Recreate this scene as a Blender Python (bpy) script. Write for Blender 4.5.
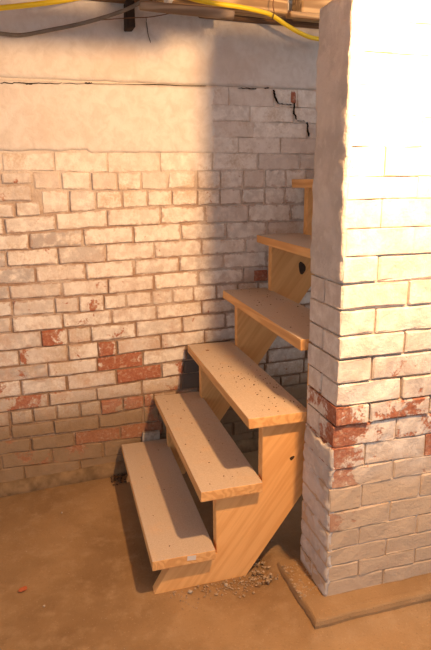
import bpy, bmesh, math, random
import numpy as np
from mathutils import Vector, Matrix, noise as mnoise

for o in list(bpy.data.objects): bpy.data.objects.remove(o)
scene = bpy.context.scene
C = scene.collection
random.seed(7)

# ------------------------------------------------------------------ camera
F = 552.917
CAM = np.array([-0.2029, -2.2789, 1.275]); YAW, PIT, ROL = 0.2741, 0.2565, -0.0108
_f = np.array([math.sin(YAW)*math.cos(PIT), math.cos(YAW)*math.cos(PIT), -math.sin(PIT)])
_r = np.array([math.cos(YAW), -math.sin(YAW), 0.]); _u = np.cross(_r, _f)
_r, _u = math.cos(ROL)*_r + math.sin(ROL)*_u, -math.sin(ROL)*_r + math.cos(ROL)*_u
cd = bpy.data.cameras.new('camera'); cam = bpy.data.objects.new('camera', cd); C.objects.link(cam)
cd.sensor_fit = 'VERTICAL'; cd.sensor_height = 36.0; cd.lens = F*36.0/650; cd.clip_start = .02
cam.matrix_world = Matrix(((_r[0], _u[0], -_f[0], CAM[0]), (_r[1], _u[1], -_f[1], CAM[1]), (_r[2], _u[2], -_f[2], CAM[2]), (0, 0, 0, 1)))
scene.camera = cam

# ------------------------------------------------------------------ light
wd = bpy.data.worlds.new('world'); scene.world = wd; wd.use_nodes = True
bg = wd.node_tree.nodes['Background']; bg.inputs[0].default_value = (0.86, 0.91, 1.0, 1); bg.inputs[1].default_value = 0.73
BULB = Vector((0.53, -1.47, 1.68)); BULB_COL = (1.0, 0.585, 0.27); BULB_STRENGTH = 2800.0
scene.view_settings.view_transform = 'Standard'; scene.view_settings.look = 'None'
scene.view_settings.gamma = 1; scene.view_settings.use_curve_mapping = False
scene.view_settings.exposure = 0.40

# ------------------------------------------------------------------ pixel -> place helpers
def ray(q): return _f + _r*(q[0]-215.5)/F - _u*(q[1]-325)/F
def on_y(q, y):
    v = ray(q); return Vector(CAM + v*((y-CAM[1])/v[1]))
def on_z(q, z):
    v = ray(q); return Vector(CAM + v*((z-CAM[2])/v[2]))
WY, WA = 0.0262, 0.0724                      # back wall: y = WY + WA*x
WANG = math.atan(WA)
def wall(q):                                  # pixel -> (along wall, height)
    v = ray(q); t = (WY + WA*CAM[0] - CAM[1])/(v[1]-WA*v[0]); P = CAM + v*t
    return P[0]*math.cos(WANG) + (P[1]-WY)*math.sin(WANG), P[2]

# stairs, measured
TX = [-.0028, .1543, .3090, .4733, .6269, .7866, .9436, 1.1006]
TZ = [.1393, .3516, .5743, .8088, 1.0440, 1.2742, 1.502, 1.730]
TL, TD, TT = .8174, .2026, .0341; OH = .0565; YN = -.7895
PX, PY, PYB, PTOP = .497, -1.0076, -.823, 1.75

# ------------------------------------------------------------------ object helpers
def link(name, me, mat=None, parent=None, loc=(0, 0, 0), rot=(0, 0, 0)):
    o = bpy.data.objects.new(name, me); C.objects.link(o)
    o.location = loc; o.rotation_euler = rot
    if mat and me is not None: me.materials.append(mat)
    if parent: o.parent = parent
    return o
def tag(o, label=None, cat=None, group=None, kind=None):
    if label: o['label'] = label
    if cat: o['category'] = cat
    if group: o['group'] = group
    if kind: o['kind'] = kind
    return o
def mesh(name, V, Fc, smooth=False):
    me = bpy.data.meshes.new(name); me.from_pydata([tuple(v) for v in V], [], Fc); me.update()
    bm = bmesh.new(); bm.from_mesh(me); bmesh.ops.recalc_face_normals(bm, faces=bm.faces); bm.to_mesh(me); bm.free()
    if smooth:
        for p in me.polygons: p.use_smooth = True
    return me
def bevel_mesh(me, w, seg=1, angle=None):
    bm = bmesh.new(); bm.from_mesh(me)
    es = [e for e in bm.edges if angle is None or (len(e.link_faces) == 2 and e.calc_face_angle() > angle)]
    bmesh.ops.bevel(bm, geom=es, offset=w, segments=seg, profile=.6, affect='EDGES', clamp_overlap=True)
    bm.to_mesh(me); bm.free(); return me
def box_mesh(name, lo, hi, bev=0, jit=0, seg=1):
    V = [Vector((x, y, z)) for z in (lo[2], hi[2]) for y in (lo[1], hi[1]) for x in (lo[0], hi[0])]
    V = [v + Vector([random.uniform(-jit, jit) for _ in range(3)]) for v in V]
    me = mesh(name, V, [(0, 2, 3, 1), (4, 5, 7, 6), (0, 1, 5, 4), (2, 6, 7, 3), (0, 4, 6, 2), (1, 3, 7, 5)])
    if bev: bevel_mesh(me, bev, seg)
    return me
def prism(name, pts, y0, y1, bev=0):          # outline in x,z extruded along y
    n = len(pts); V = [(x, y0, z) for x, z in pts] + [(x, y1, z) for x, z in pts]
    Fc = [tuple(range(n)), tuple(range(2*n-1, n-1, -1))] + [(i, (i+1) % n, n+(i+1) % n, n+i) for i in range(n)]
    me = mesh(name, V, Fc)
    if bev: bevel_mesh(me, bev)
    return me
def tube(name, pts, rad, mat, parent=None, seg=8, smooth_n=6):
    P = [Vector(p) for p in pts]; Q = []
    for i in range(len(P)-1):                 # catmull-rom
        a, b, c, d = P[max(i-1, 0)], P[i], P[i+1], P[min(i+2, len(P)-1)]
        for k in range(smooth_n):
            t = k/smooth_n
            Q.append(.5*((2*b)+(c-a)*t+(2*a-5*b+4*c-d)*t*t+(-a+3*b-3*c+d)*t**3))
    Q.append(P[-1]); V = []; Fc = []
    for i, q in enumerate(Q):
        t = (Q[min(i+1, len(Q)-1)]-Q[max(i-1, 0)]).normalized()
        s = t.cross(Vector((0, 0, 1))); s = s.normalized() if s.length > .01 else Vector((1, 0, 0)); w = s.cross(t)
        for k in range(seg):
            a = 2*math.pi*k/seg; V.append(q+rad*(math.cos(a)*s+math.sin(a)*w))
    for i in range(len(Q)-1):
        for k in range(seg): Fc.append((i*seg+k, i*seg+(k+1) % seg, (i+1)*seg+(k+1) % seg, (i+1)*seg+k))
    Fc += [tuple(range(seg)), tuple((len(Q)-1)*seg+k for k in range(seg-1, -1, -1))]
    return link(name, mesh(name, V, Fc, True), mat, parent)
def lathe(name, prof, mat, parent=None, seg=20, loc=(0, 0, 0)):
    V = []; Fc = []
    for r, z in prof:
        for k in range(seg): V.append((r*math.cos(2*math.pi*k/seg), r*math.sin(2*math.pi*k/seg), z))
    for i in range(len(prof)-1):
        for k in range(seg): Fc.append((i*seg+k, i*seg+(k+1) % seg, (i+1)*seg+(k+1) % seg, (i+1)*seg+k))
    Fc += [tuple(range(seg)), tuple((len(prof)-1)*seg+k for k in range(seg))]
    return link(name, mesh(name, V, Fc, True), mat, parent, loc)
def lump(rx, ry, rz, jit, sub=1, seed=0):     # an irregular stone, base at z = 0
    bm = bmesh.new(); bmesh.ops.create_icosphere(bm, subdivisions=sub, radius=1)
    rr = random.Random(seed)
    for v in bm.verts:
        k = 1+rr.uniform(-jit, jit); v.co = Vector((v.co.x*rx*k, v.co.y*ry*k, max(v.co.z, -.6)*rz*k))
    z = min(v.co.z for v in bm.verts)
    for v in bm.verts: v.co.z -= z
    return bm
def stone(name, loc, r, mat, seed, jit=.22, rz=0, sub=2):
    bm = lump(*r, jit if sub == 1 else jit*.5, sub, seed); me = bpy.data.meshes.new(name); bm.to_mesh(me); bm.free()
    return link(name, me, mat, None, loc, (0, 0, rz))
def crumbs(name, spots, mat, seed, parent=None):   # spots: (x, y, z, radius) joined in one object
    V = []; Fc = []; rr = random.Random(seed)
    base = [(1, 0, 0), (-1, 0, 0), (0, 1, 0), (0, -1, 0), (0, 0, 1), (0, 0, -.35)]
    bf = [(0, 2, 4), (2, 1, 4), (1, 3, 4), (3, 0, 4), (2, 0, 5), (1, 2, 5), (3, 1, 5), (0, 3, 5)]
    for x, y, z, r in spots:
        n = len(V); a = rr.uniform(0, 6.3); s = [rr.uniform(.6, 1.4) for _ in range(3)]
        for b in base:
            bx, by = b[0]*r*s[0], b[1]*r*s[1]
            V.append((x+bx*math.cos(a)-by*math.sin(a), y+bx*math.sin(a)+by*math.cos(a), z+r*.38+b[2]*r*s[2]*.7))
        Fc += [tuple(n+i for i in f) for f in bf]
    return link(name, mesh(name, V, Fc), mat, parent)

# ------------------------------------------------------------------ materials
class NT:
    def __init__(s, name):
        s.m = bpy.data.materials.new(name); s.m.use_nodes = True; s.t = s.m.node_tree; s.t.nodes.clear()
        s.out = s.t.nodes.new('ShaderNodeOutputMaterial'); s.b = s.n('ShaderNodeBsdfPrincipled')
        s.l(s.b.outputs[0], s.out.inputs[0])
    def n(s, typ, **kw):
        d = s.t.nodes.new(typ)
        for k, v in kw.items(): setattr(d, k, v)
        return d
    def l(s, a, b): s.t.links.new(a, b)
    def setin(s, d, i, v):
        if hasattr(v, 'is_output') or isinstance(v, bpy.types.NodeSocket): s.l(v, d.inputs[i])
        else: d.inputs[i].default_value = v
    def noise(s, vec, scale, detail=4, rough=.55, dist=0):
        d = s.n('ShaderNodeTexNoise'); s.setin(d, 'Vector', vec); d.inputs['Scale'].default_value = scale
        d.inputs['Detail'].default_value = detail; d.inputs['Roughness'].default_value = rough; d.inputs['Distortion'].default_value = dist
        return d.outputs['Fac']
    def math(s, op, a, b=0., c=0., clamp=False):
        d = s.n('ShaderNodeMath', operation=op, use_clamp=clamp); s.setin(d, 0, a); s.setin(d, 1, b); s.setin(d, 2, c); return d.outputs[0]
    def ramp(s, v, a, b, lo=0., hi=1.):
        d = s.n('ShaderNodeMapRange'); d.interpolation_type = 'SMOOTHSTEP'
        s.setin(d, 0, v); s.setin(d, 1, a); s.setin(d, 2, b); s.setin(d, 3, lo); s.setin(d, 4, hi); return d.outputs[0]
    def mix(s, fac, a, b):
        d = s.n('ShaderNodeMix', data_type='RGBA'); s.setin(d, 0, fac)
        for i, v in ((6, a), (7, b)):
            if isinstance(v, tuple): v = (*v, 1) if len(v) == 3 else v
            s.setin(d, i, v)
        return d.outputs[2]
    def pos(s): return s.n('ShaderNodeNewGeometry').outputs['Position']
    def nrm(s): return s.n('ShaderNodeNewGeometry').outputs['Normal']
    def sep(s, v):
        d = s.n('ShaderNodeSeparateXYZ'); s.l(v, d.inputs[0]); return d.outputs
    def bump(s, h, strength=.5, dist=.01):
        d = s.n('ShaderNodeBump'); s.setin(d, 'Height', h); d.inputs['Strength'].default_value = strength; d.inputs['Distance'].default_value = dist
        s.l(d.outputs[0], s.b.inputs['Normal'])
    def col(s, c, rough=.9, spec=.15):
        s.setin(s.b, 'Base Color', (*c, 1) if isinstance(c, tuple) else c)
        s.setin(s.b, 'Roughness', rough); s.b.inputs['Specular IOR Level'].default_value = spec

WHITE = (.77, .71, .635); WHITE2 = (.64, .565, .49); TAN = (.50, .37, .25); RED = (.29, .078, .036); MUD = (.30, .19, .10); GREY = (.42, .37, .34)
def brick_material(name, dirt_top, red_depth, mud_amt, mottle, mud_a, mud_b):
    t = NT(name); P = t.pos(); z = t.sep(P)[2]
    oi = t.n('ShaderNodeObjectInfo'); oc = t.n('ShaderNodeSeparateColor'); t.l(oi.outputs['Color'], oc.inputs[0])
    redamt, greyamt, redpos = oc.outputs[0], oc.outputs[1], oc.outputs[2]
    gxyz = t.sep(t.n('ShaderNodeTexCoord').outputs['Generated']); gx = gxyz[0]; gy = gxyz[1]
    big = t.noise(P, 7, 3); mid = t.noise(P, 26, 5, .6); fine = t.noise(P, 110, 4, .65)
    c = t.mix(t.ramp(mid, .38, .68), WHITE, WHITE2); c = t.mix(t.ramp(oi.outputs['Random'], .35, 1., 0., .55*mottle), c, (.56, .46, .39))
    c = t.mix(t.math('MULTIPLY', greyamt, t.ramp(mid, .30, .58), clamp=True), c, GREY)
    # tan soaked-through brick where the wash is thin, more of it low on the wall
    low = t.ramp(z, .30, .95, 1., 0.)
    thin = t.math('ADD', t.math('MULTIPLY', low, .13), big)
    c = t.mix(t.math('MULTIPLY', t.ramp(t.math('ADD', t.math('MULTIPLY', fine, .5), t.math('MULTIPLY', thin, .8)), .66, .90), .75*mottle), c, TAN)
    c = t.mix(t.math('MULTIPLY', t.ramp(t.noise(P, 15, 5, .65, .4), .50, .66), t.ramp(z, .2, 1.45, .70*mottle, .12*mottle)), c, (.50, .34, .25))
    gz = gxyz[2]
    edge = t.math('MINIMUM', t.math('MULTIPLY', t.math('MINIMUM', gx, t.math('SUBTRACT', 1., gx)), 2.6), t.math('MINIMUM', gz, t.math('SUBTRACT', 1., gz)))
    worn = t.ramp(t.math('ADD', edge, t.math('MULTIPLY', t.math('SUBTRACT', t.noise(P, 38, 5, .65), .5), .75)), .13, -.02)
    c = t.mix(t.math('MULTIPLY', t.math('MULTIPLY', worn, t.ramp(z, 1.15, 1.40, .8, .25)), mottle), c, (.44, .31, .235))
    c = t.mix(t.ramp(greyamt, 1.2, 1.8), c, (.13, .11, .095))
    # bare red brick where the wash has flaked off
    reach = t.math('ABSOLUTE', t.math('SUBTRACT', gx, redpos))
    rv = t.math('SUBTRACT', t.math('ADD', t.math('MULTIPLY', redamt, 1.05), t.math('MULTIPLY', t.math('SUBTRACT', t.math('ADD', t.math('MULTIPLY', t.noise(P, 17, 5, .62, .5), .9), t.math('MULTIPLY', fine, .3)), .6), 2.4)), t.math('ADD', t.math('MULTIPLY', reach, .75), t.math('MULTIPLY', t.ramp(gy, .1, .6), red_depth)))
    rmask = t.math('MULTIPLY', t.ramp(rv, .28, .50), .94)
    rc = t.mix(t.ramp(fine, .35, .7), RED, (.40, .16, .085)); rc = t.mix(t.math('MULTIPLY', t.ramp(t.noise(P, 60, 4, .65), .52, .66), .6), rc, (.50, .36, .26))
    # splashed mud near the floor
    mudm = t.ramp(t.math('ADD', z, t.math('MULTIPLY', big, .22)), dirt_top+.24, dirt_top+.02)
    c = t.mix(t.math('MULTIPLY', mudm, mud_amt), c, t.mix(mid, mud_a, mud_b))
    c = t.mix(t.math('MULTIPLY', rmask, t.ramp(mudm, .0, 1., 1., .6)), c, rc)
    t.col(c, .92)
    t.bump(t.math('ADD', t.math('ADD', t.math('MULTIPLY', mid, 1.2), t.math('MULTIPLY', fine, .5)), t.math('MULTIPLY', rmask, -.25)), .55, .008)
    return t.m
M_brick = brick_material('whitewashed_brick', .33, 0., .94, 1., (.19, .118, .06), (.32, .212, .12))
M_pbrick = brick_material('whitewashed_pillar_brick', .44, .5, .85, .35, (.40, .275, .17), (.58, .44, .30))
def mortar_material(name, low_paint):
    t = NT(name); P = t.pos(); z = t.sep(P)[2]
    mid = t.noise(P, 22, 5, .6); fine = t.noise(P, 120, 4, .6); big = t.noise(P, 6, 3)
    bare = t.mix(t.ramp(z, .35, 1.0), t.mix(mid, (.20, .125, .075), (.34, .225, .145)), t.mix(mid, (.30, .19, .13), (.45, .32, .235)))
    paint = t.ramp(t.math('ADD', z, t.math('MULTIPLY', big, .5)), 1.28, 1.66)
    patch = t.math('MULTIPLY', t.ramp(t.noise(P, 11, 4, .6), .46, .60), t.ramp(z, .35, 1.0, .15, .55))
    patch = t.math('MAXIMUM', patch, t.ramp(z, .45, .60, low_paint, 0.))
    right = t.math('MULTIPLY', t.math('MULTIPLY', t.ramp(t.math('ADD', t.sep(P)[0], t.math('MULTIPLY', big, .2)), .40, .62), t.ramp(z, .70, .95)), .92)
    c = t.mix(t.math('MAXIMUM', right, t.math('MAXIMUM', paint, patch)), bare, WHITE2)
    mudm = t.ramp(t.math('ADD', z, t.math('MULTIPLY', big, .22)), .36, .16)
    c = t.mix(t.math('MULTIPLY', mudm, .8), c, MUD)
    t.col(c, .95); t.bump(t.math('ADD', mid, t.math('MULTIPLY', fine, .6)), .8, .01); return t.m
M_mortar = mortar_material('lime_mortar', 0.); M_pmortar = mortar_material('pillar_mortar', .8)
def plaster_material():
    t = NT('whitewashed_plaster'); P = t.pos()
    big = t.noise(P, 5, 4); mid = t.noise(P, 24, 5, .6, .6); fine = t.noise(P, 130, 4, .6)
    c = t.mix(t.ramp(mid, .35, .7), (.65, .60, .55), (.57, .51, .455)); c = t.mix(t.math('MULTIPLY', t.ramp(big, .50, .70), .5), c, (.54, .44, .37))
    c = t.mix(t.math('MULTIPLY', t.ramp(fine, .70, .76), .6), c, (.33, .25, .20))
    t.col(c, .9); t.bump(t.math('ADD', t.math('MULTIPLY', mid, 1.1), t.math('MULTIPLY', fine, .35)), .5, .008); return t.m
M_plaster = plaster_material()
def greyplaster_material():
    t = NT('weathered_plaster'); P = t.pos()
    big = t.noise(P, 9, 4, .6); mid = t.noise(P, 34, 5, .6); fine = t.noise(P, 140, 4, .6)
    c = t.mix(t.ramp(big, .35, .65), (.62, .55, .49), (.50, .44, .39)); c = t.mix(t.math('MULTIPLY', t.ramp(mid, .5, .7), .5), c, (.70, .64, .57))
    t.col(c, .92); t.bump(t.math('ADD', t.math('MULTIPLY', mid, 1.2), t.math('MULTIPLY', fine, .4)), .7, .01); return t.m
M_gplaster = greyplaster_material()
def floor_material():
    t = NT('earth_floor'); P = t.pos()
    big = t.noise(P, 2.2, 4, .6); mid = t.noise(P, 14, 5, .65); fine = t.noise(P, 160, 4, .7)
    c = t.mix(t.ramp(big, .3, .7), (.205, .120, .055), (.33, .205, .100))
    c = t.mix(t.math('MULTIPLY', t.ramp(mid, .46, .76), .55), c, (.37, .25, .14))
    c = t.mix(t.math('MULTIPLY', t.ramp(fine, .60, .70), .35), c, (.50, .36, .22))
    c = t.mix(t.math('MULTIPLY', t.ramp(fine, .40, .32), .40), c, (.12, .075, .04))
    t.col(c, .85, .25); t.bump(t.math('ADD', t.math('MULTIPLY', mid, 1.0), t.math('MULTIPLY', fine, .35)), .45, .012); return t.m
M_floor = floor_material()
def wood_material(name, ang, along, dust, base=(.74, .42, .17), dark=(.55, .26, .085), rings=46, contrast=.62):
    # ang: grain direction inside the x,z plane; along: 'y' for boards lying along y
    t = NT(name); P = t.n('ShaderNodeTexCoord').outputs['Object']
    oi = t.n('ShaderNodeObjectInfo'); off = t.n('ShaderNodeVectorMath', operation='SCALE'); 
    cmb = t.n('ShaderNodeCombineXYZ'); t.l(oi.outputs['Random'], cmb.inputs[0]); t.l(oi.outputs['Random'], cmb.inputs[2])
    t.l(cmb.outputs[0], off.inputs[0]); off.inputs['Scale'].default_value = 5.
    add = t.n('ShaderNodeVectorMath', operation='ADD'); t.l(P, add.inputs[0]); t.l(off.outputs[0], add.inputs[1])
    mp = t.n('ShaderNodeMapping'); t.l(add.outputs[0], mp.inputs[0])
    if along == 'y': mp.inputs['Scale'].default_value = (1, .06, 1)
    else:
        rt = t.n('ShaderNodeVectorRotate', rotation_type='Y_AXIS'); t.l(add.outputs[0], rt.inputs['Vector']); rt.inputs['Angle'].default_value = ang
        t.l(rt.outputs[0], mp.inputs[0]); mp.inputs['Scale'].default_value = (.06, 1, 1)
    g1 = t.noise(mp.outputs[0], 14, 2, .5, .3)
    band = t.math('SINE', t.math('MULTIPLY', g1, rings)); band = t.ramp(band, -.9, 1.)
    g2 = t.noise(mp.outputs[0], 160, 3, .6)
    c = t.mix(t.math('MULTIPLY', band, contrast), base, dark); c = t.mix(t.math('MULTIPLY', t.ramp(g2, .45, .7), .30), c, dark)
    h = t.math('ADD', t.math('MULTIPLY', band, -.15), t.math('MULTIPLY', g2, .3))
    if dust:
        W = t.pos(); nz = t.sep(t.nrm())[2]
        d1 = t.noise(W, 16, 4, .6); d2 = t.noise(W, 220, 4, .7)
        dm = t.math('MULTIPLY', t.ramp(nz, .75, .95), t.ramp(d1, .12, .50, .72, .97))
        dc = t.mix(t.ramp(d2, .35, .7), (.43, .345, .27), (.51, .415, .33)); dc = t.mix(t.math('MULTIPLY', t.ramp(d2, .33, .27), .5), dc, (.25, .17, .11))
        c = t.mix(dm, c, dc); h = t.math('ADD', h, t.math('MULTIPLY', d2, .5))
    t.col(c, .72, .3); t.bump(h, .35, .003); return t.m
M_tread = wood_material('dusty_pine_tread', 0, 'y', True)
SANG = math.atan2(.269, .194)
M_string = wood_material('pine_stringer', SANG, 'x', False, (.78, .43, .165), (.62, .29, .09), 40, .42)
M_oldwood = wood_material('old_brown_timber', 0, 'x', False, (.20, .115, .06), (.10, .055, .03))
M_beam = wood_material('old_tan_timber', 0, 'x', False, (.55, .37, .19), (.22, .13, .06), 46, .85)
M_pole = wood_material('weathered_pole', .1, 'x', False, (.34, .25, .17), (.16, .10, .06), 46, .8)
def plain(name, c, rough=.7, spec=.3, vary=.0, scale=60):
    t = NT(name)
    if vary:
        f = t.noise(t.pos(), scale, 4, .6); cc = t.mix(t.ramp(f, .3, .7), c, tuple(x*(1-vary) for x in c)); t.col(cc, rough, spec); t.bump(f, .4, .004)
    else: t.col(c, rough, spec)
    return t.m
M_yellow = plain('yellow_cable_jacket', (.85, .60, .02), .45, .4)
M_grey = plain('grey_cable_jacket', (.20, .165, .13), .7, .3, .3, 30)
M_wire = plain('rusty_wire', (.16, .07, .03), .8)
M_dark = plain('dark_cleat_wood', (.045, .03, .022), .85, .2, .4)
M_porc = plain('porcelain', (.75, .72, .66), .3, .5)
M_knot = plain('pine_knot', (.30, .12, .035), .6, .3, .5, 90)
M_dknot = plain('dark_knot', (.06, .03, .015), .7, .3, .4, 90)
M_stick = plain('paper_sticker', (.62, .57, .52), .6)
M_stone = plain('rubble_stone', (.50, .41, .31), .9, .1, .45, 50)
M_wstone = plain('pale_rubble', (.46, .41, .345), .9, .1, .4, 40)
M_crumb = plain('dirt_crumb', (.43, .31, .20), .95, .1, .5, 120)
M_dcrumb = plain('dirt_and_shaded_crumb', (.12, .075, .045), .95, .1, .4, 120)  # dark dirt on the treads; painted-in shade on the wall foot rubble
M_chip = plain('red_brick_chip', (.45, .12, .05), .9, .1, .35, 60)
M_crack_shade = plain('crack_shade', (.02, .014, .010), 1, 0)  # near-black colour paints the shade inside the cracks
M_shadow_caster = plain('shadow_caster_pipe', (.08, .07, .06), .6, .4, .3)  # iron colour of the added shadow-casting pipe and box
M_board = wood_material('ceiling_boards', 0, 'x', False, (.30, .18, .10), (.17, .10, .05))
def bulb_material():
    t = NT('glowing_bulb_glass'); t.col((1, .9, .8), .4); t.b.inputs['Emission Color'].default_value = (*BULB_COL, 1)
    t.b.inputs['Emission Strength'].default_value = BULB_STRENGTH; return t.m

# ------------------------------------------------------------------ floor
def make_floor():
    xs = np.concatenate([np.linspace(-3, -.61, 50), np.linspace(-.6, 1.0, 130), np.linspace(1.05, 3, 40)]); ys = np.concatenate([np.linspace(-4.2, -1.31, 60), np.linspace(-1.3, .30, 130)]); V = []; Fc = []
    for y in ys:
        for x in xs:
            h = .004*mnoise.noise((x*2.3, y*2.3, 1))+.003*mnoise.noise((x*9, y*9, 4))
            ds = max(0, .4227-x, -1.0823-y); h += .018*math.exp(-(ds/.035)**2)*(1 if y < -.78 else max(0, 1-(y+.78)/.1)); h += .030*math.exp(-((x-.42)/.05)**2-((y+.70)/.11)**2)+.004*mnoise.noise((x*38, y*38, 2))*math.exp(-((x-.36)/.12)**2-((y+.78)/.12)**2)
            V.append((x, y, h-.003))
    n = len(xs)
    for j in range(len(ys)-1):
        for i in range(n-1): Fc.append((j*n+i, j*n+i+1, (j+1)*n+i+1, (j+1)*n+i))
    return tag(link('floor', mesh('floor', V, Fc, True), M_floor), 'brown dirt-covered basement floor', None, None, 'structure')
make_floor()

# ------------------------------------------------------------------ back wall
WALL = link('wall_back', box_mesh('wall_back', (-2.6, 0, -.05), (2.2, .25, 2.0)), M_mortar, None, (0, WY, 0), (0, 0, WANG))
tag(WALL, 'whitewashed brick basement wall behind the staircase', None, None, 'structure')
LN = {  # joint lines read off the photograph, pixel polylines
 'a': [(0,153),(105,152),(150,152),(240,153),(300,154)], 'b': [(0,171),(55,171),(105,172.5),(190,171),(240,170)],
 'c': [(0,187),(35,190),(130,190.5),(240,188)], 'e': [(0,218),(75,212),(130,207),(240,205)], 'f': [(0,235),(110,227),(210,222),(240,222.5)],
 'g': [(0,251),(110,244),(210,238.5),(240,239)], 'h': [(0,267.6),(110,261),(210,254),(240,253)], 'i': [(0,285),(110,278),(200,270)],
 'j': [(0,300.5),(105,294.5),(200,286)], 'k': [(0,317.6),(105,310),(205,300)], 'l': [(0,333),(105,325),(210,313.5)], 'm': [(0,351),(105,341),(210,329)],
 'n': [(0,367.6),(105,356.5),(184,345)], 'o': [(0,382),(105,371),(184,360)], 'p': [(0,398),(105,386),(182,374)], 'q': [(0,412),(105,399.5),(182,389.5)],
 'r': [(0,426),(105,414),(154,405)], 's': [(0,440),(105,428),(162,420)], 't': [(0,454),(105,442),(163,434)], 'u': [(0,469),(105,457)], 'v': [(0,487),(105,474)]}
def pl_px(k, x):
    p = LN[k]; 
    if x <= p[-1][0]: return float(np.interp(x, [q[0] for q in p], [q[1] for q in p]))
    (x0, y0), (x1, y1) = p[-2:]; return y1+(y1-y0)/(x1-x0)*(x-x1)
LW = {k: [wall(q) for q in v] for k, v in LN.items()}
for k, off in (('p0', 0), ('p1', 1), ('p2', 2), ('p3', 3)):    # faint courses between plaster band and line a
    z = [1.646, 1.575, 1.512, 1.449][off]; LW[k] = [(-1, z), (2, z)]
def lz(k, x): return float(np.interp(x, [q[0] for q in LW[k]], [q[1] for q in LW[k]]))
ROWS = [('p0','p1',[]), ('p1','p2',[]), ('p2','p3',[]), ('p3','a',[]),
 ('a','b',[2,54,107.5,160,212]), ('b','c',[4,33,61,90.6,116.6,141,167.6,196]), ('c','e',[41,69,95.7,121.7,147,171.5,196.5]),
 ('e','f',[4,55.6,107.3,160,204.6]), ('f','g',[28.6,83,132.7,180.4]), ('g','h',[7,57.4,105.2,153.6,201.5]),
 ('h','i',[35.7,85.5,133.7,178.6,223]), ('i','j',[9.4,61.8,108,154,198,242.5]), ('j','k',[12,55,79,104,125.5,152,172,193,216]),
 ('k','l',[12,63,111.5,156,201]), ('l','m',[41,67.6,91,136,181.7]), ('m','n',[19,67.6,97.8,116,161,204]),
 ('n','o',[48,97.3,143,186]), ('o','p',[21,67,116,161,183]), ('p','q',[49,96.3,142,181]),
 ('q','r',[10.7,33,56.7,79.6,100.5,122.6,143,154]), ('r','s',[10.7,54,98.2,143,159]), ('s','t',[30.6,74.5,120,163]), ('t','u',[52,103,150]), ('u','v',[25,80,130])]
RIGHT = {0: [wall((273.5, 97))[0], wall((297, 97))[0]], 1: [wall((293, 112))[0]], 2: [wall((253, 129))[0], wall((306.5, 129))[0]], 3: [wall((238, 145))[0]]}
# (row, px inside the brick) -> red amount, grey amount, where along the brick the red sits
FEAT = {(8,50):(0,1,.5),(9,80):(.05,.6,.5),(10,20):(0,.9,.5),(9,3):(.2,.8,.5),(11,4):(.2,1,.5),(12,5):(.30,.2,.3),(12,35):(.28,.4,.2),(12,67):(.2,.2,.5),(12,90):(.40,.2,.5),(13,5):(.2,.6,.5),
 (13,90):(.30,.1,.4),(14,50):(.80,0,.1),(14,20):(.1,.5,.5),(14,100):(.2,.2,.5),(15,105):(.80,0,.5),(15,8):(.1,.4,.5),(15,40):(.22,.1,.1),(16,120):(1.0,0,.5),(16,20):(.12,.9,.5),(17,140):(1.05,0,.5),(17,10):(.52,.3,.2),(17,172):(.42,0,.9),
 (18,25):(.66,.2,.55),(18,160):(.38,0,.9),(18,60):(.25,0,.2),(19,110):(.85,0,.4),(19,133):(.85,0,.5),(19,149):(.7,0,.5),(19,5):(.3,.5,.5),(20,5):(.35,.4,.5),(20,150):(.5,0,.5),
 (21,95):(.85,.2,.5),(21,140):(.95,.2,.5),(21,50):(.2,0,.5),(4,20):(0,.1,.5),(7,30):(.02,.25,.5),(6,20):(.1,.6,.5),(22,80):(.45,.3,.5),(22,20):(.4,.3,.5),
 (16,192):(0,2,.5),(17,190):(0,2,.5),(18,190):(0,2,.5),(11,250):(.1,.6,.5),(10,200):(.1,.3,.5)}
def brick_mesh(x0, x1, z0a, z0b, z1a, z1b, yf, yb, r=.005, jit=.0022, rr=random):
    """a brick seen from its front (-y): bottom z0 and top z1 given at both ends; rounded worn arrises"""
    xs = [0, None, .34, .66, None, 1]; w = x1-x0; rw = r/w; xs[1] = rw*rr.uniform(.7, 1.5); xs[4] = 1-rw*rr.uniform(.7, 1.5)
    V = []; Fc = []; cols = 6
    for j in range(4):
        for i in range(cols):
            s = xs[i]; zb = z0a+(z0b-z0a)*s; zt = z1a+(z1b-z1a)*s; rz = r/(zt-zb)
            t = (0, rz, 1-rz, 1)[j]; eb = (i in (0, cols-1))+(j in (0, 3))
            y = yf+(0, r*.6, r*1.3)[eb]+rr.uniform(-jit, jit)*(1 if eb else 1.2)
            V.append((x0+w*s+rr.uniform(-jit, jit)*(1 if 0 < i < 5 else .8), y, zb+(zt-zb)*t+rr.uniform(-jit, jit)))
    for j in range(3):
        for i in range(cols-1): Fc.append((j*cols+i, j*cols+i+1, (j+1)*cols+i+1, (j+1)*cols+i))
    ring = [i for i in range(cols)]+[j*cols+5 for j in (1, 2, 3)]+[3*cols+i for i in (4, 3, 2, 1, 0)]+[j*cols for j in (2, 1)]
    n = len(V)
    for k in ring: V.append((V[k][0], yb, V[k][2]))
    for k in range(len(ring)): Fc.append((ring[k], ring[(k+1) % len(ring)], n+(k+1) % len(ring), n+k))
    Fc.append(tuple(n+k for k in range(len(ring)-1, -1, -1)))
    return V, Fc
def brick_shade(me):
    for k, p in enumerate(me.polygons): p.use_smooth = False
    return me
def put_brick(parent, mat, x0, x1, z0a, z0b, z1a, z1b, yf, yb, feat, r=.005, jit=.0022):
    V, Fc = brick_mesh(x0, x1, z0a, z0b, z1a, z1b, yf, yb, r, jit)
    c = Vector(((x0+x1)/2, yb, (z0a+z1b)/2)); V = [Vector(v)-c for v in V]
    o = link('brick', brick_shade(mesh('brick', V, Fc)), mat, parent, c); o.color = (*feat, 1); return o
JX, JZ = .0042, .0036
XL, XR = -.66, 1.12
stuffV, stuffF = [], []
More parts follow.
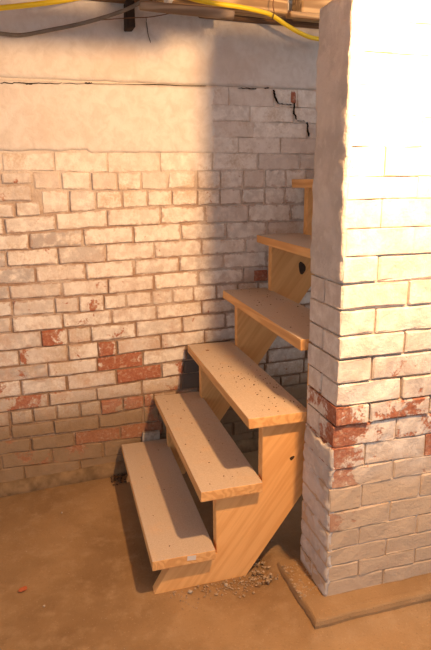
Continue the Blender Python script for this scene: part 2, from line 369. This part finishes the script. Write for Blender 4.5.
for ri, (ka, kb, js) in enumerate(ROWS):
    if ri < 4:
        J = sorted(RIGHT[ri]); pxs = None; lo = .40
        while J[0]-.215 > lo: J.insert(0, J[0]-.205)
        J = [x for x in J if x > lo]; J.insert(0, lo)
    else:
        J = [wall((x, (pl_px(ka, x)+pl_px(kb, x))/2))[0] for x in js]
        while J[0] > XL: J.insert(0, J[0]-.205)
    hd = ri in (5, 6, 12, 19)
    while J[-1] < XR: J.append(J[-1]+(.104 if hd else .205)*random.uniform(.97, 1.03))
    feats = {}
    for (r_, x_), v in FEAT.items():
        if r_ == ri:
            xw = wall((x_, (pl_px(ka, x_)+pl_px(kb, x_))/2))[0]
            for i in range(len(J)-1):
                if J[i] <= xw < J[i+1]: feats[i] = v
    for i in range(len(J)-1):
        x0, x1 = J[i]+JX*random.uniform(.5, 1.5), J[i+1]-JX*random.uniform(.5, 1.5)
        if x1-x0 < .02: continue
        rel = ri >= 5 and not (ri < 12 and x0 > .43 and random.random() < .85)                                     # crisp courses lower down, nearly flush above
        yf = -random.uniform(.005, .0105) if rel else -random.uniform(.0030, .0045)
        jz = JZ*random.uniform(.5, 1.7) if rel else .0018
        if ri < 4:
            if random.random() < .8: x0 -= .003; x1 += .003
            jz = .0003
        f = feats.get(i, (random.uniform(0, .16) if ri > 10 else random.uniform(0, .05), random.choice((0, 0, .1, .3)), random.random()))
        if ri >= 22: yf = -random.uniform(.004, .008); jz = .0007
        if ri == 5 and x1 < wall((36, 180))[0] or ri == 6 and x1 < wall((44, 200))[0]: continue       # squeezed-in bricks below
        put_brick(WALL, M_brick, x0, x1, lz(kb, x0)+jz, lz(kb, x1)+jz, lz(ka, x0)-jz, lz(ka, x1)-jz, yf, .03, f, random.uniform(.0028, .0055) if rel else .0012)
    # plain continuation beyond the left edge of the view
    if ri >= 4:
        x1 = J[0]-JX
        while x1 > -2.5:
            x0 = x1-.195
            V, Fc = brick_mesh(x0, x1, lz(kb, -9)+JZ, lz(kb, -9)+JZ, lz(ka, -9)-JZ, lz(ka, -9)-JZ, -random.uniform(.005, .011), .03)
            n = len(stuffV); stuffV += V; stuffF += [tuple(n+k for k in f) for f in Fc]; x1 = x0-.011
o = link('brick_courses', mesh('brick_courses', stuffV, stuffF), M_brick, WALL); o['kind'] = 'stuff'; o.color = (.05, .15, .5, 1)
# squeezed-in rows at the left end, rows b..e
for (xa, xb, ya, yb_) in ((-60, -1, 172.5, 184.5), (3, 31.5, 173.5, 184), (-25, 31.5, 186.5, 201.5), (-30, 14.5, 205, 218), (17.5, 40, 203, 216)):
    p0 = wall((xa, yb_)); p1 = wall((xb, yb_-1)); q0 = wall((xa, ya)); q1 = wall((xb, ya-1))
    put_brick(WALL, M_brick, p0[0], p1[0], p0[1], p1[1], q0[1], q1[1], -.010, .03, (.1, .3, .5))
# small bare orange brick end beside the fourth tread
p = wall((260, 275)); put_brick(WALL, M_brick, p[0]-.03, p[0]+.03, p[1]-.024, p[1]-.024, p[1]+.024, p[1]+.024, -.018, .03, (1.2, 0, .5))
p = wall((293, 97)); put_brick(WALL, M_brick, p[0]-.012, p[0]+.012, p[1]-.028, p[1]-.028, p[1]+.02, p[1]+.02, -.0075, .03, (1.3, 0, .5))

def sheet(name, outline_lo, outline_hi, x0, x1, nx, nz, yfun, mat, parent, thick=.006):
    """plaster skin: x from x0 to x1, z between two functions of x; lumpy front, real thickness"""
    V = []; Fc = []
    for j in range(nz+1):
        for i in range(nx+1):
            x = x0+(x1-x0)*i/nx; lo, hi = outline_lo(x), outline_hi(x); z = lo+(hi-lo)*j/nz
            edge = (i in (0, nx))+(j in (0, nz))
            V.append((x, yfun(x, z)+(.0025 if edge else 0), z))
    n = nx+1; N = len(V)
    V += [(v[0], v[1]+thick+.004, v[2]) for v in V]
    for j in range(nz):
        for i in range(nx):
            a = j*n+i; Fc.append((a, a+1, a+n+1, a+n)); Fc.append((N+a, N+a+n, N+a+n+1, N+a+1))
    for i in range(nx):
        Fc.append((i, N+i, N+i+1, i+1)); a = nz*n+i; Fc.append((a, a+1, N+a+1, N+a))
    for j in range(nz):
        a = j*n; Fc.append((a, a+n, N+a+n, N+a)); a = j*n+nx; Fc.append((a, N+a, N+a+n, a+n))
    return link(name, mesh(name, V, Fc, True), mat, parent)
nz_ = lambda x, z, s, a, k=0: a*mnoise.noise((x*s, z*s, k))
ly = lambda x: lz('a', x)+.004+.005*mnoise.noise((x*14, 3, 0))+.004*mnoise.noise((x*45, 3, 0)) + (.004 if x < -.06 else -.006)
sheet('plaster_coat', ly, lambda x: 1.632+.003*mnoise.noise((x*20, 9, 0))+.008*max(0, min(1, (x+.4)))-.0, -1.2, .46, 120, 22,
      lambda x, z: -.0085+nz_(x, z, 4, .003)+nz_(x, z*3.2, 9, .0022, 5)+nz_(x, z, 34, .0009, 2)+(.004 if x > .44 else 0), M_plaster, WALL)
sheet('plaster_band', lambda x: 1.640+.008*max(0, min(1, (x+.4)))+.0035*mnoise.noise((x*18, 1, 0)), lambda x: 1.985, -2.5, 1.3, 220, 22,
      lambda x, z: -.0105+.0055*max(0, min(1, (x-.36)/.1))+nz_(x, z, 4, .003)+nz_(x, z*2, 11, .0018, 5)+nz_(x, z, 34, .0008, 2), M_plaster, WALL)
# stepped crack and broken gap under the plaster band, shade painted as dark strips
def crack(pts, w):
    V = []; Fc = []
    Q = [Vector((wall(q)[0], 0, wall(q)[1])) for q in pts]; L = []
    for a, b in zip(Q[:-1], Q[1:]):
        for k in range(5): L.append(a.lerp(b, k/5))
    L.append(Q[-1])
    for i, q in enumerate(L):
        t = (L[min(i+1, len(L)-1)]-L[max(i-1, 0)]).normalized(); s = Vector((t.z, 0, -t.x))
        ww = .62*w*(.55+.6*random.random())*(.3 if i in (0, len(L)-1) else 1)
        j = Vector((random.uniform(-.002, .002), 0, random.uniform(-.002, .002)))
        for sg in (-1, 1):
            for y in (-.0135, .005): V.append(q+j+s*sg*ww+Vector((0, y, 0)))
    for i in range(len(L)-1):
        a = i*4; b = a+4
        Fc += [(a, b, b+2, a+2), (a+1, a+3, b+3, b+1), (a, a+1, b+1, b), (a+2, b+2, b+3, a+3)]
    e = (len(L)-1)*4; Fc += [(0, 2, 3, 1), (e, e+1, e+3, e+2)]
    return link('crack', mesh('crack', V, Fc), M_crack_shade, WALL)
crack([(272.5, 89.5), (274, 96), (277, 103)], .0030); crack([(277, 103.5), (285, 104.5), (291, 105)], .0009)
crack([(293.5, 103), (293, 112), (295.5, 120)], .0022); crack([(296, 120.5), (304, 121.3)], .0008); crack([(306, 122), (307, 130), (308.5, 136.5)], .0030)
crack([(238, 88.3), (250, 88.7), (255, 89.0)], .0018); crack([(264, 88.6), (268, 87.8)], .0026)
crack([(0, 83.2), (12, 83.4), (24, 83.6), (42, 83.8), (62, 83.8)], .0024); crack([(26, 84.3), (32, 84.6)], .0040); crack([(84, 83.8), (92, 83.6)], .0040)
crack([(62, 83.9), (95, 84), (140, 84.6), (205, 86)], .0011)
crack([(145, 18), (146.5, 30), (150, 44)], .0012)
# low concrete footing along the wall foot
V = []; Fc = []; n = 60
for i in range(n+1):
    x = -2.5+3.6*i/n
    for (y, z) in ((.03, .052), (-.020, .047), (-.036, .018), (-.040, -.02), (.03, -.02)):
        V.append((x, y+.004*mnoise.noise((x*7, z*30, 0)), z+.006*mnoise.noise((x*6, y*30, 2))))
for i in range(n):
    for k in range(5): Fc.append((i*5+k, i*5+(k+1) % 5, (i+1)*5+(k+1) % 5, (i+1)*5+k))
Fc += [(0, 1, 2, 3, 4), tuple(n*5+k for k in (4, 3, 2, 1, 0))]
link('footing', mesh('footing', V, Fc, True), plain('muddy_footing', (.27, .175, .095), .95, .1, .45, 18), WALL)

# ------------------------------------------------------------------ brick pillar
PIL = link('brick_pillar', None); PIL.location = (PX, PY, 0)
tag(PIL, 'whitewashed brick pillar with red patches on its corner, in front of the stairs', 'pillar')
PR = 1.62
core = link('mortar_core', prism('mortar_core', [(PX+.008, .0), (PR, .0), (PR, 1.742), (PX+.008, 1.742)], PY+.008, -.92), M_pmortar, PIL, -Vector(PIL.location))
core2 = link('mortar_core', prism('mortar_core', [(PX+.008, .0), (PR, .0), (PR, 1.696), (PX+.008, 1.696)], -.92, PYB-.006), M_pmortar, PIL, -Vector(PIL.location))
PZ = [1.75, 1.70, 1.632, 1.563, 1.492, 1.421, 1.350, 1.279, 1.223, 1.151, 1.081, 1.009, .939, .868, .803, .733, .666, .606, .540, .471, .410, .333, .267, .205, .148, .095, .040]
PFEAT = {(15,0):(.15,0,0),(16,0):(.76,0,0),(17,0):(.78,0,.0),(18,0):(.82,0,.0),(19,0):(.58,.2,.0),(21,0):(.46,0,.0),(16,1):(.56,.5,.7),(15,1):(.2,.6,.3),(17,1):(.58,.5,.8),(18,1):(.15,.5,.3),(14,1):(.2,.5,.5),(13,1):(.1,.3,.5),(18,2):(.8,0,.3)}
for k in range(len(PZ)-1):
    zt, zb = PZ[k], PZ[k+1]
    stret = (k % 2 == 1)          # long face first on the front
    smooth_ = k < 10
    jz = .0007 if smooth_ else (.0034 if k < 17 else .0012)
    jx = .0006 if smooth_ else .0042 if k < 17 else .002
    bat = -.003 if k > 16 else 0
    x = PX+random.uniform(-.003, .003)+bat; first = True; col = 0
    while x < 1.2:
        w = (.200 if stret else .104) if first else .200
        yf = PY-(random.uniform(0, .003) if smooth_ else random.uniform(-.002, .005) if k < 17 else random.uniform(-.0052, -.0022))
        back = -.915 if (stret or not first or k == 0) else PYB
        f = PFEAT.get((k, col), (random.uniform(0, .1) if k > 12 else 0, random.choice((0, .1, .2)), random.random()))
        x1 = x+w
        put_brick(PIL, M_pbrick, x+(0 if first else jx)-PX, x1-jx-PX, zb+jz, zb+jz, zt-jz, zt-jz, yf-PY, back-PY, f, .0035 if not smooth_ else .002, .0020 if not smooth_ else .0012)
        if first and stret and k > 0:
            put_brick(PIL, M_pbrick, x-PX+random.uniform(-.001, .003), x1-PX, zb+jz, zb+jz, zt-jz, zt-jz, -.905-PY, PYB-PY, (.1, f[1], f[2]), .004, .001)
        x = x1; first = False; col += 1
# weathered plaster skins on the shaded side face
def side_sheet(z0f, z1f, y0, y1, ny, nz, xf, mat):
    V = []; Fc = []
    for j in range(nz+1):
        for i in range(ny+1):
            y = y0+(y1-y0)*i/ny; lo, hi = z0f(y), z1f(y); z = lo+(hi-lo)*j/nz
            e = (i in (0, ny)) or (j in (0, nz)); V.append((xf(y, z)+(.003 if e else 0)-PX, y-PY, z))
    n = ny+1; N = len(V); V += [(v[0]+.010, v[1], v[2]) for v in V]
    for j in range(nz):
        for i in range(ny):
            a = j*n+i; Fc += [(a, a+1, a+n+1, a+n), (N+a, N+a+n, N+a+n+1, N+a+1)]
    for i in range(ny):
        a = nz*n+i; Fc += [(i, N+i, N+i+1, i+1), (a, a+1, N+a+1, N+a)]
    for j in range(nz):
        a = j*n; b = a+ny; Fc += [(a, a+n, N+a+n, N+a), (b, N+b, N+b+n, b+n)]
    return link('plaster_skin', mesh('plaster_skin', V, Fc, True), mat, PIL)
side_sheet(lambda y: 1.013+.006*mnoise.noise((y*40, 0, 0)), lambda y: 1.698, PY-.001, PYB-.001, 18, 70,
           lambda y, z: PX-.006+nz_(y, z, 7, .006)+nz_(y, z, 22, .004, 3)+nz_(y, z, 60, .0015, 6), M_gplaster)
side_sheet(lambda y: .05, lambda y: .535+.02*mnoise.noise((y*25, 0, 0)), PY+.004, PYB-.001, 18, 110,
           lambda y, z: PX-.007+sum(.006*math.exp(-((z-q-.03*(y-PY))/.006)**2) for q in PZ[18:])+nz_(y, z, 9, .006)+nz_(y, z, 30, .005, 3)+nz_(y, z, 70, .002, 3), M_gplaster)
# footing slab of the pillar
sl = [(PX-.083, PYB+.02), (PX-.0747, PY-.0747), (PR, PY-.068), (PR, PYB+.02)]
V = []; Fc = []
ring = []
for (a, b) in zip(sl, sl[1:]+sl[:1]):
    nseg = 30
    for k in range(nseg):
        x = a[0]+(b[0]-a[0])*k/nseg; y = a[1]+(b[1]-a[1])*k/nseg
        ring.append((x+.004*mnoise.noise((x*12, y*12, 0))+.002*mnoise.noise((x*40, y*40, 0)), y+.004*mnoise.noise((x*12, y*12, 7))+.002*mnoise.noise((x*40, y*40, 3))))
cx, cy = .95, -.94; nr = len(ring)
for (sc, z) in ((1, -.02), (1, .026), (-1, .037), (-2, .041), (-6, .043)):
    for x, y in ring:
        if sc == 1: V.append((x-PX, y-PY, z))
        else:
            d = Vector((cx-x, cy-y, 0)); s = Vector((max(-1, min(1, d.x*9)), max(-1, min(1, d.y*9)), 0))
            V.append((x+s.x*.004*-sc-PX, y+s.y*.004*-sc-PY, z+.003*mnoise.noise((x*15, y*15, 1))))
for j in range(4):
    for k in range(nr): Fc.append((j*nr+k, j*nr+(k+1) % nr, (j+1)*nr+(k+1) % nr, (j+1)*nr+k))
Fc.append(tuple(4*nr+k for k in range(nr)))
link('footing_slab', mesh('footing_slab', V, Fc), M_floor, PIL)

# ------------------------------------------------------------------ staircase
ST = link('wooden_staircase', None); tag(ST, 'open pine staircase with dusty treads climbing along the brick wall', 'staircase')
def stringer(y0, y1, OH=OH, up=0.):
    pts = [(.003, -.004), (.066, TZ[0]-TT)]
    for i in range(8):
        if i: pts += [(TX[i]+OH, TZ[i-1]-TT), (TX[i]+OH, TZ[i]-TT)]
    pts += [(TX[7]+OH+.17, TZ[7]-TT), (TX[7]+OH+.17, TZ[7]-TT-.06)]
    sl_ = (.269-.001)/(.501-.307)
    pts += [(.307+(TZ[7]-TT-.20)/sl_+.06-up, TZ[7]-TT-.20+.083), (.312-up, -.004)]
    me = prism('stringer', pts, y0, y1); bevel_mesh(me, .0012)
    return link('stringer', me, M_string, ST)
s_near = stringer(YN, YN+.037); s_far = stringer(-.085, -.048, .038, .05)
treads = []
for i in range(8):
    jit = .0012
    me = box_mesh('tread', (-TD/2, -TL/2, -TT), (TD/2, TL/2, 0), .003, jit, 2)
    o = link('tread', me, M_tread, ST, (TX[i]+TD/2, -TL/2+random.uniform(-.002, .001)*(i < 3), TZ[i]), (0, 0, random.uniform(-.003, .003)*(i < 5)))
    treads.append(o)
def oval(name, parent, c, a, b, rot, mat, axis):
    """thin oval plug set into a board: axis 'z' lies in the tread top, 'y' in the stringer face"""
    V = []; n = 14
    for h in (.0006, -.004):
        for k in range(n):
            t = 2*math.pi*k/n; rr_ = 1+.12*math.sin(3*t+a*900); u = a*rr_*math.cos(t); w = b*rr_*math.sin(t)
            u, w = u*math.cos(rot)-w*math.sin(rot), u*math.sin(rot)+w*math.cos(rot)
            V.append((c[0]+u, c[1]+w, c[2]+h) if axis == 'z' else (c[0]+u, c[1]-h, c[2]+w))
    Fc = [tuple(range(n)), tuple(range(2*n-1, n-1, -1))]+[(k, (k+1) % n, n+(k+1) % n, n+k) for k in range(n)]
    return link(name, mesh(name, V, Fc), mat, parent)
def knot_on_tread(i, px, a, b, rot, mat=M_knot):
    p = on_z(px, TZ[i]); L = treads[i].location; oval('knot', treads[i], (p.x-L.x, p.y-L.y, 0), a, b, rot, mat, 'z')
knot_on_tread(1, (179.3, 419.5), .016, .0075, .9); knot_on_tread(2, (207.5, 350.3), .008, .008, 0); knot_on_tread(0, (152.5, 466), .004, .003, 0, M_dknot)
p = on_y((292, 458), YN); oval('knot', s_near, (p.x, YN, p.z), .009, .006, .6, M_dknot, 'y')
p = on_y((263, 435), YN); 
p = on_y((302, 268), -.085); oval('knot', s_far, (p.x, -.085, p.z), .016, .028, .2, M_dknot, 'y')
# paper sticker on the end grain of the lowest tread
me = box_mesh('sticker', (-.014, -.0008, -.009), (.014, .0004, .007)); L = treads[0].location
p = on_y((191.5, 557.5), -TL); link('sticker', me, M_stick, treads[0], (p.x-L.x, -TL/2-.0008, p.z-L.z), (0, .1, 0))

# ------------------------------------------------------------------ ceiling timbers
def ppath(L): return [on_y((x, y), d) for x, y, d in L]
tag(link('ceiling', box_mesh('ceiling', (-2.6, -4.2, 2.13), (.70, .30, 2.17)), M_board), 'board ceiling above the basement', None, None, 'structure')
def timber(name, lo, hi, mat, label, cat, group=None, bev=.006, jit=.004, rot=(0, 0, 0), loc=(0, 0, 0)):
    o = link(name, box_mesh(name, lo, hi, bev, jit), mat, None, loc, rot); return tag(o, label, cat, group)
wloc = (0, WY, 0); wrot = (0, 0, WANG)
timber('sill_plate', (.385, -.050, 1.888), (1.25, -.0145, 1.936), M_oldwood, 'dark brown timber plate fixed along wall top, right of the white knob', 'beam', rot=wrot, loc=wloc)
timber('sill_plate', (-1.3, -.055, 1.912), (.375, -.0145, 1.96), M_oldwood, 'long brown timber plate along wall top above the grey cable', 'beam', rot=wrot, loc=wloc)
timber('floor_joist', (.20, -.155, 1.897), (.715, -.055, 2.128), M_beam, 'rough tan joist along the wall top, behind the yellow cable', 'beam', rot=wrot, loc=wloc)
timber('floor_joist', (.775, -.150, 1.899), (1.25, -.055, 2.128), M_beam, 'rough tan joist end at wall top, right of the dark gap beside the pillar', 'beam', rot=wrot, loc=wloc)
o = tube('wood_pole', ppath([(140, 5, -.175), (165, 8, -.175), (200, 11.5, -.175), (233, 15.5, -.17)]), .0165, M_pole, None, 10, 3); tag(o, 'weathered grey brown pole lying along the joist below the yellow cable', 'pole')
timber('lath_strip', (.70, -.205, 1.872), (1.02, -.158, 1.890), M_beam, 'short splintered lath lying against the joist near the pillar', 'wood strip', bev=.003, jit=.006, rot=wrot, loc=wloc)
timber('wood_cleat', (.098, -.075, 1.818), (.128, -.0145, 1.911), M_dark, 'small dark wooden cleat hanging on wall below the timber plate', 'cleat', bev=.003, jit=.003, rot=wrot, loc=wloc)

# ------------------------------------------------------------------ cables
o = tube('yellow_cable', ppath([(-60, 13, -.17), (-20, 10.5, -.16), (0, 8, -.16), (35, 4.3, -.15), (72, -1, -.14), (115, -10, -.13), (150, -11, -.13), (172, -9, -.13), (190, -2, -.13), (210, 2.6, -.13), (238, 6.6, -.13), (261, 11.5, -.125), (272, 15.5, -.12), (287, 25.5, -.10), (300, 33, -.08), (313, 38, -.06), (330, 40, -.02)]), .0085, M_yellow)
tag(o, 'yellow plastic electric cable slung along the top of the wall', 'cable')
o = tube('grey_cable', ppath([(-50, 24, -.06), (-20, 30, -.05), (0, 33.5, -.04), (22, 35, -.035), (50, 30, -.04), (75, 25, -.045), (100, 18.5, -.06), (125, 10, -.085), (143, 1, -.095), (152, -4, -.09)]), .0068, M_grey)
tag(o, 'sagging grey brown cable hanging in front of the wall top', 'cable')
o = tube('thin_wire', ppath([(100, 20, -.03), (128, 18, -.07), (150, 17, -.03), (172, 13, -.02), (185, 10, -.03)]), .0016, M_wire); tag(o, 'thin rusty wire running along the wall beside the dark cleat', 'wire')
o = tube('hanging_wire', ppath([(275, -6, -.14), (273, 4, -.145), (274, 12, -.145), (272.5, 19, -.14)]), .002, M_wire); tag(o, 'short rusty wire tie hanging over the yellow cable', 'wire')
p = on_y((169, -1), -.145)
ins = link('insulator_knob', None, None, None, p); tag(ins, 'small white porcelain insulator knob on the timber at wall top', 'insulator')
k1 = lathe('knob_body', [(.006, -.022), (.013, -.020), (.015, -.010), (.009, -.004), (.009, .003), (.015, .008), (.015, .018), (.008, .022)], M_porc, ins)
k1.rotation_euler = (1.35, .5, 0)

# ------------------------------------------------------------------ bulb, added shadow-casting pipe and box above the view
bl = link('hanging_bulb', None, None, None, BULB); tag(bl, 'bare glowing light bulb hanging on a cord in front of the pillar', 'light bulb')
lathe('glass', [(.004, -.031), (.016, -.027), (.026, -.016), (.030, 0), (.027, .013), (.019, .027), (.013, .040)], bulb_material(), bl, 24)
lathe('socket', [(.0145, .040), (.0165, .042), (.0165, .075), (.012, .082), (.004, .086)], M_dark, bl)
tube('cord', [(0, 0, .084), (.002, .001, .25), (0, 0, 2.13-BULB.z)], .003, M_dark, bl)
o = tube('shadow_caster_pipe', [(-2.4, -.85, 1.744), (-1.2, -.85, 1.744), (.30, -.85, 1.744), (.338, -.85, 1.76), (.352, -.85, 1.80), (.352, -.85, 2.128)], .031, M_shadow_caster, None, 14, 4); tag(o, 'added unseen pipe under the ceiling, casts the wall-top shadow band', 'shadow caster')  # invented pipe out of view, added to throw a shadow band on the wall
jb = link('shadow_caster_box', box_mesh('shadow_caster_box', (.415, -.88, 1.735), (.480, -.82, 1.84), .004), M_shadow_caster); tag(jb, 'added unseen box under the ceiling, shades part of the wall top', 'junction box')  # unseen box, added to shade the wall top past the pipe's end
tube('shadow_caster_stem', [(.447, -.85, 1.838), (.447, -.85, 1.95), (.447, -.85, 2.128)], .010, M_shadow_caster, jb)  # stem that holds up the added box

# ------------------------------------------------------------------ rubble and dirt
rr = random.Random(3)
def fl(q): p = on_z(q, 0); return p
i = 0
for (q, r, lab, m) in [((256, 559), (.017, .014, .013), 'pale rounded stone lying at the stringer foot under the stairs', M_wstone),
                       ((268, 562), (.010, .008, .007), 'small tan stone just right of the pale rounded stone', M_stone),
                       ((262, 552), (.011, .009, .008), 'small tan stone behind the pale rounded stone', M_stone),
                       ((190, 592), (.008, .006, .005), 'small pale pebble in front of the stringer base', M_wstone),
                       ((226, 585), (.007, .006, .005), 'tiny pebble near the right end of the stringer base', M_wstone),
                       ((62, 512.5), (.004, .004, .003), 'tiny pale pebble on floor near the wall', M_wstone),
                       ((44, 606), (.0045, .004, .003), 'tiny tan pebble right of the red brick chip', M_stone)]:
    p = fl(q); tag(stone('stone', (p.x, p.y, -.002), r, m, i+5, .2, i), lab, 'stone'); i += 1
p = fl((23, 590)); tag(stone('brick_chip', (p.x, p.y, -.001), (.014, .009, .006), M_chip, 40, .3, .4), 'small red brick chip on the bare floor at left', 'brick chip')
p = wall((149, 437)); me = box_mesh('rubble_block', (-.040, -.010, 0), (.040, .010, .128), .005, .002, 2)
q_ = Vector((p[0], WY+WA*p[0]-.0215, 0)); tag(link('rubble_block', me, M_wstone, None, (q_.x, q_.y, .050), (0, .06, .07)), 'grey white rubble block standing at wall foot behind the lowest tread', 'rubble')
spots = []
for k in range(330):      # loose dirt around the stringer foot and along the slab
    u = rr.random(); x = .02+.42*u**.6; y = YN-.03+rr.gauss(0, .028)+.10*max(0, u-.5)
    if x > PX-.09: continue
    if YN-.006 < y < YN+.043 and x < .33: continue
    spots.append((x, y, -.001, rr.uniform(.0015, .0048)))
for k in range(170):
    spots.append((rr.uniform(.33, .45), rr.uniform(-.86, -.62), rr.uniform(.004, .02), rr.uniform(.002, .008)))
tag(crumbs('loose_dirt', spots, M_crumb, 1), 'loose dirt crumbs around the foot of the stringer', 'dirt', None, 'stuff')
spots = []
for k in range(130): spots.append((PX-.075+.07*rr.random()**1.5, rr.uniform(PYB-.17, PYB), .040, rr.uniform(.0015, .006)))
tag(crumbs('slab_dirt', spots, M_crumb, 2), 'loose dirt crumbs lying on the footing slab beside the pillar', 'dirt', None, 'stuff')
spots = [(rr.uniform(-.9, .35), rr.uniform(-1.6, -.06), -.001, rr.uniform(.0008, .0022)) for _ in range(260)]
spots = [s for s in spots if not (-.0 < s[0] < .33 and YN-.01 < s[1] < YN+.045) and not (s[0] > -.03 and s[1] > -.95)]
tag(crumbs('floor_grit', spots, M_crumb, 5), 'scattered grit over the open floor', 'dirt', None, 'stuff')
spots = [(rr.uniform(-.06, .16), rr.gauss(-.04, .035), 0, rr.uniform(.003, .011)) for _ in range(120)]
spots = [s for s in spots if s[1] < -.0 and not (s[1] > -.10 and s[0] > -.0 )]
tag(crumbs('wall_foot_rubble', spots, M_dcrumb, 6), 'rubble crumbs at wall foot beside lowest tread, coloured dark for shade', 'dirt', None, 'stuff')  # dark crumb colour stands in for the shadow over this rubble
for i, n, lab in ((0, 16, 'a few dirt crumbs on the lowest tread'), (1, 34, 'scattered dirt crumbs on the second tread'), (2, 95, 'many dark dirt crumbs on the third tread'), (3, 55, 'dark dirt crumbs on the fourth tread')):
    spots = []
    for k in range(n):
        v = rr.random(); y = -TL*(.03+.94*v) if i != 2 else -TL*(.25+.73*v**.7)
        u = rr.uniform(.02, TD-.02) if i != 2 or v < .3 else TD*(.1+.85*rr.random()**.6)
        spots.append((TX[i]+u, y, TZ[i]+.0016, rr.uniform(.0009, .0033 if i > 1 else .0028)))
    tag(crumbs('tread_crumbs', spots, M_dcrumb, 20+i), lab, 'dirt', None, 'stuff')
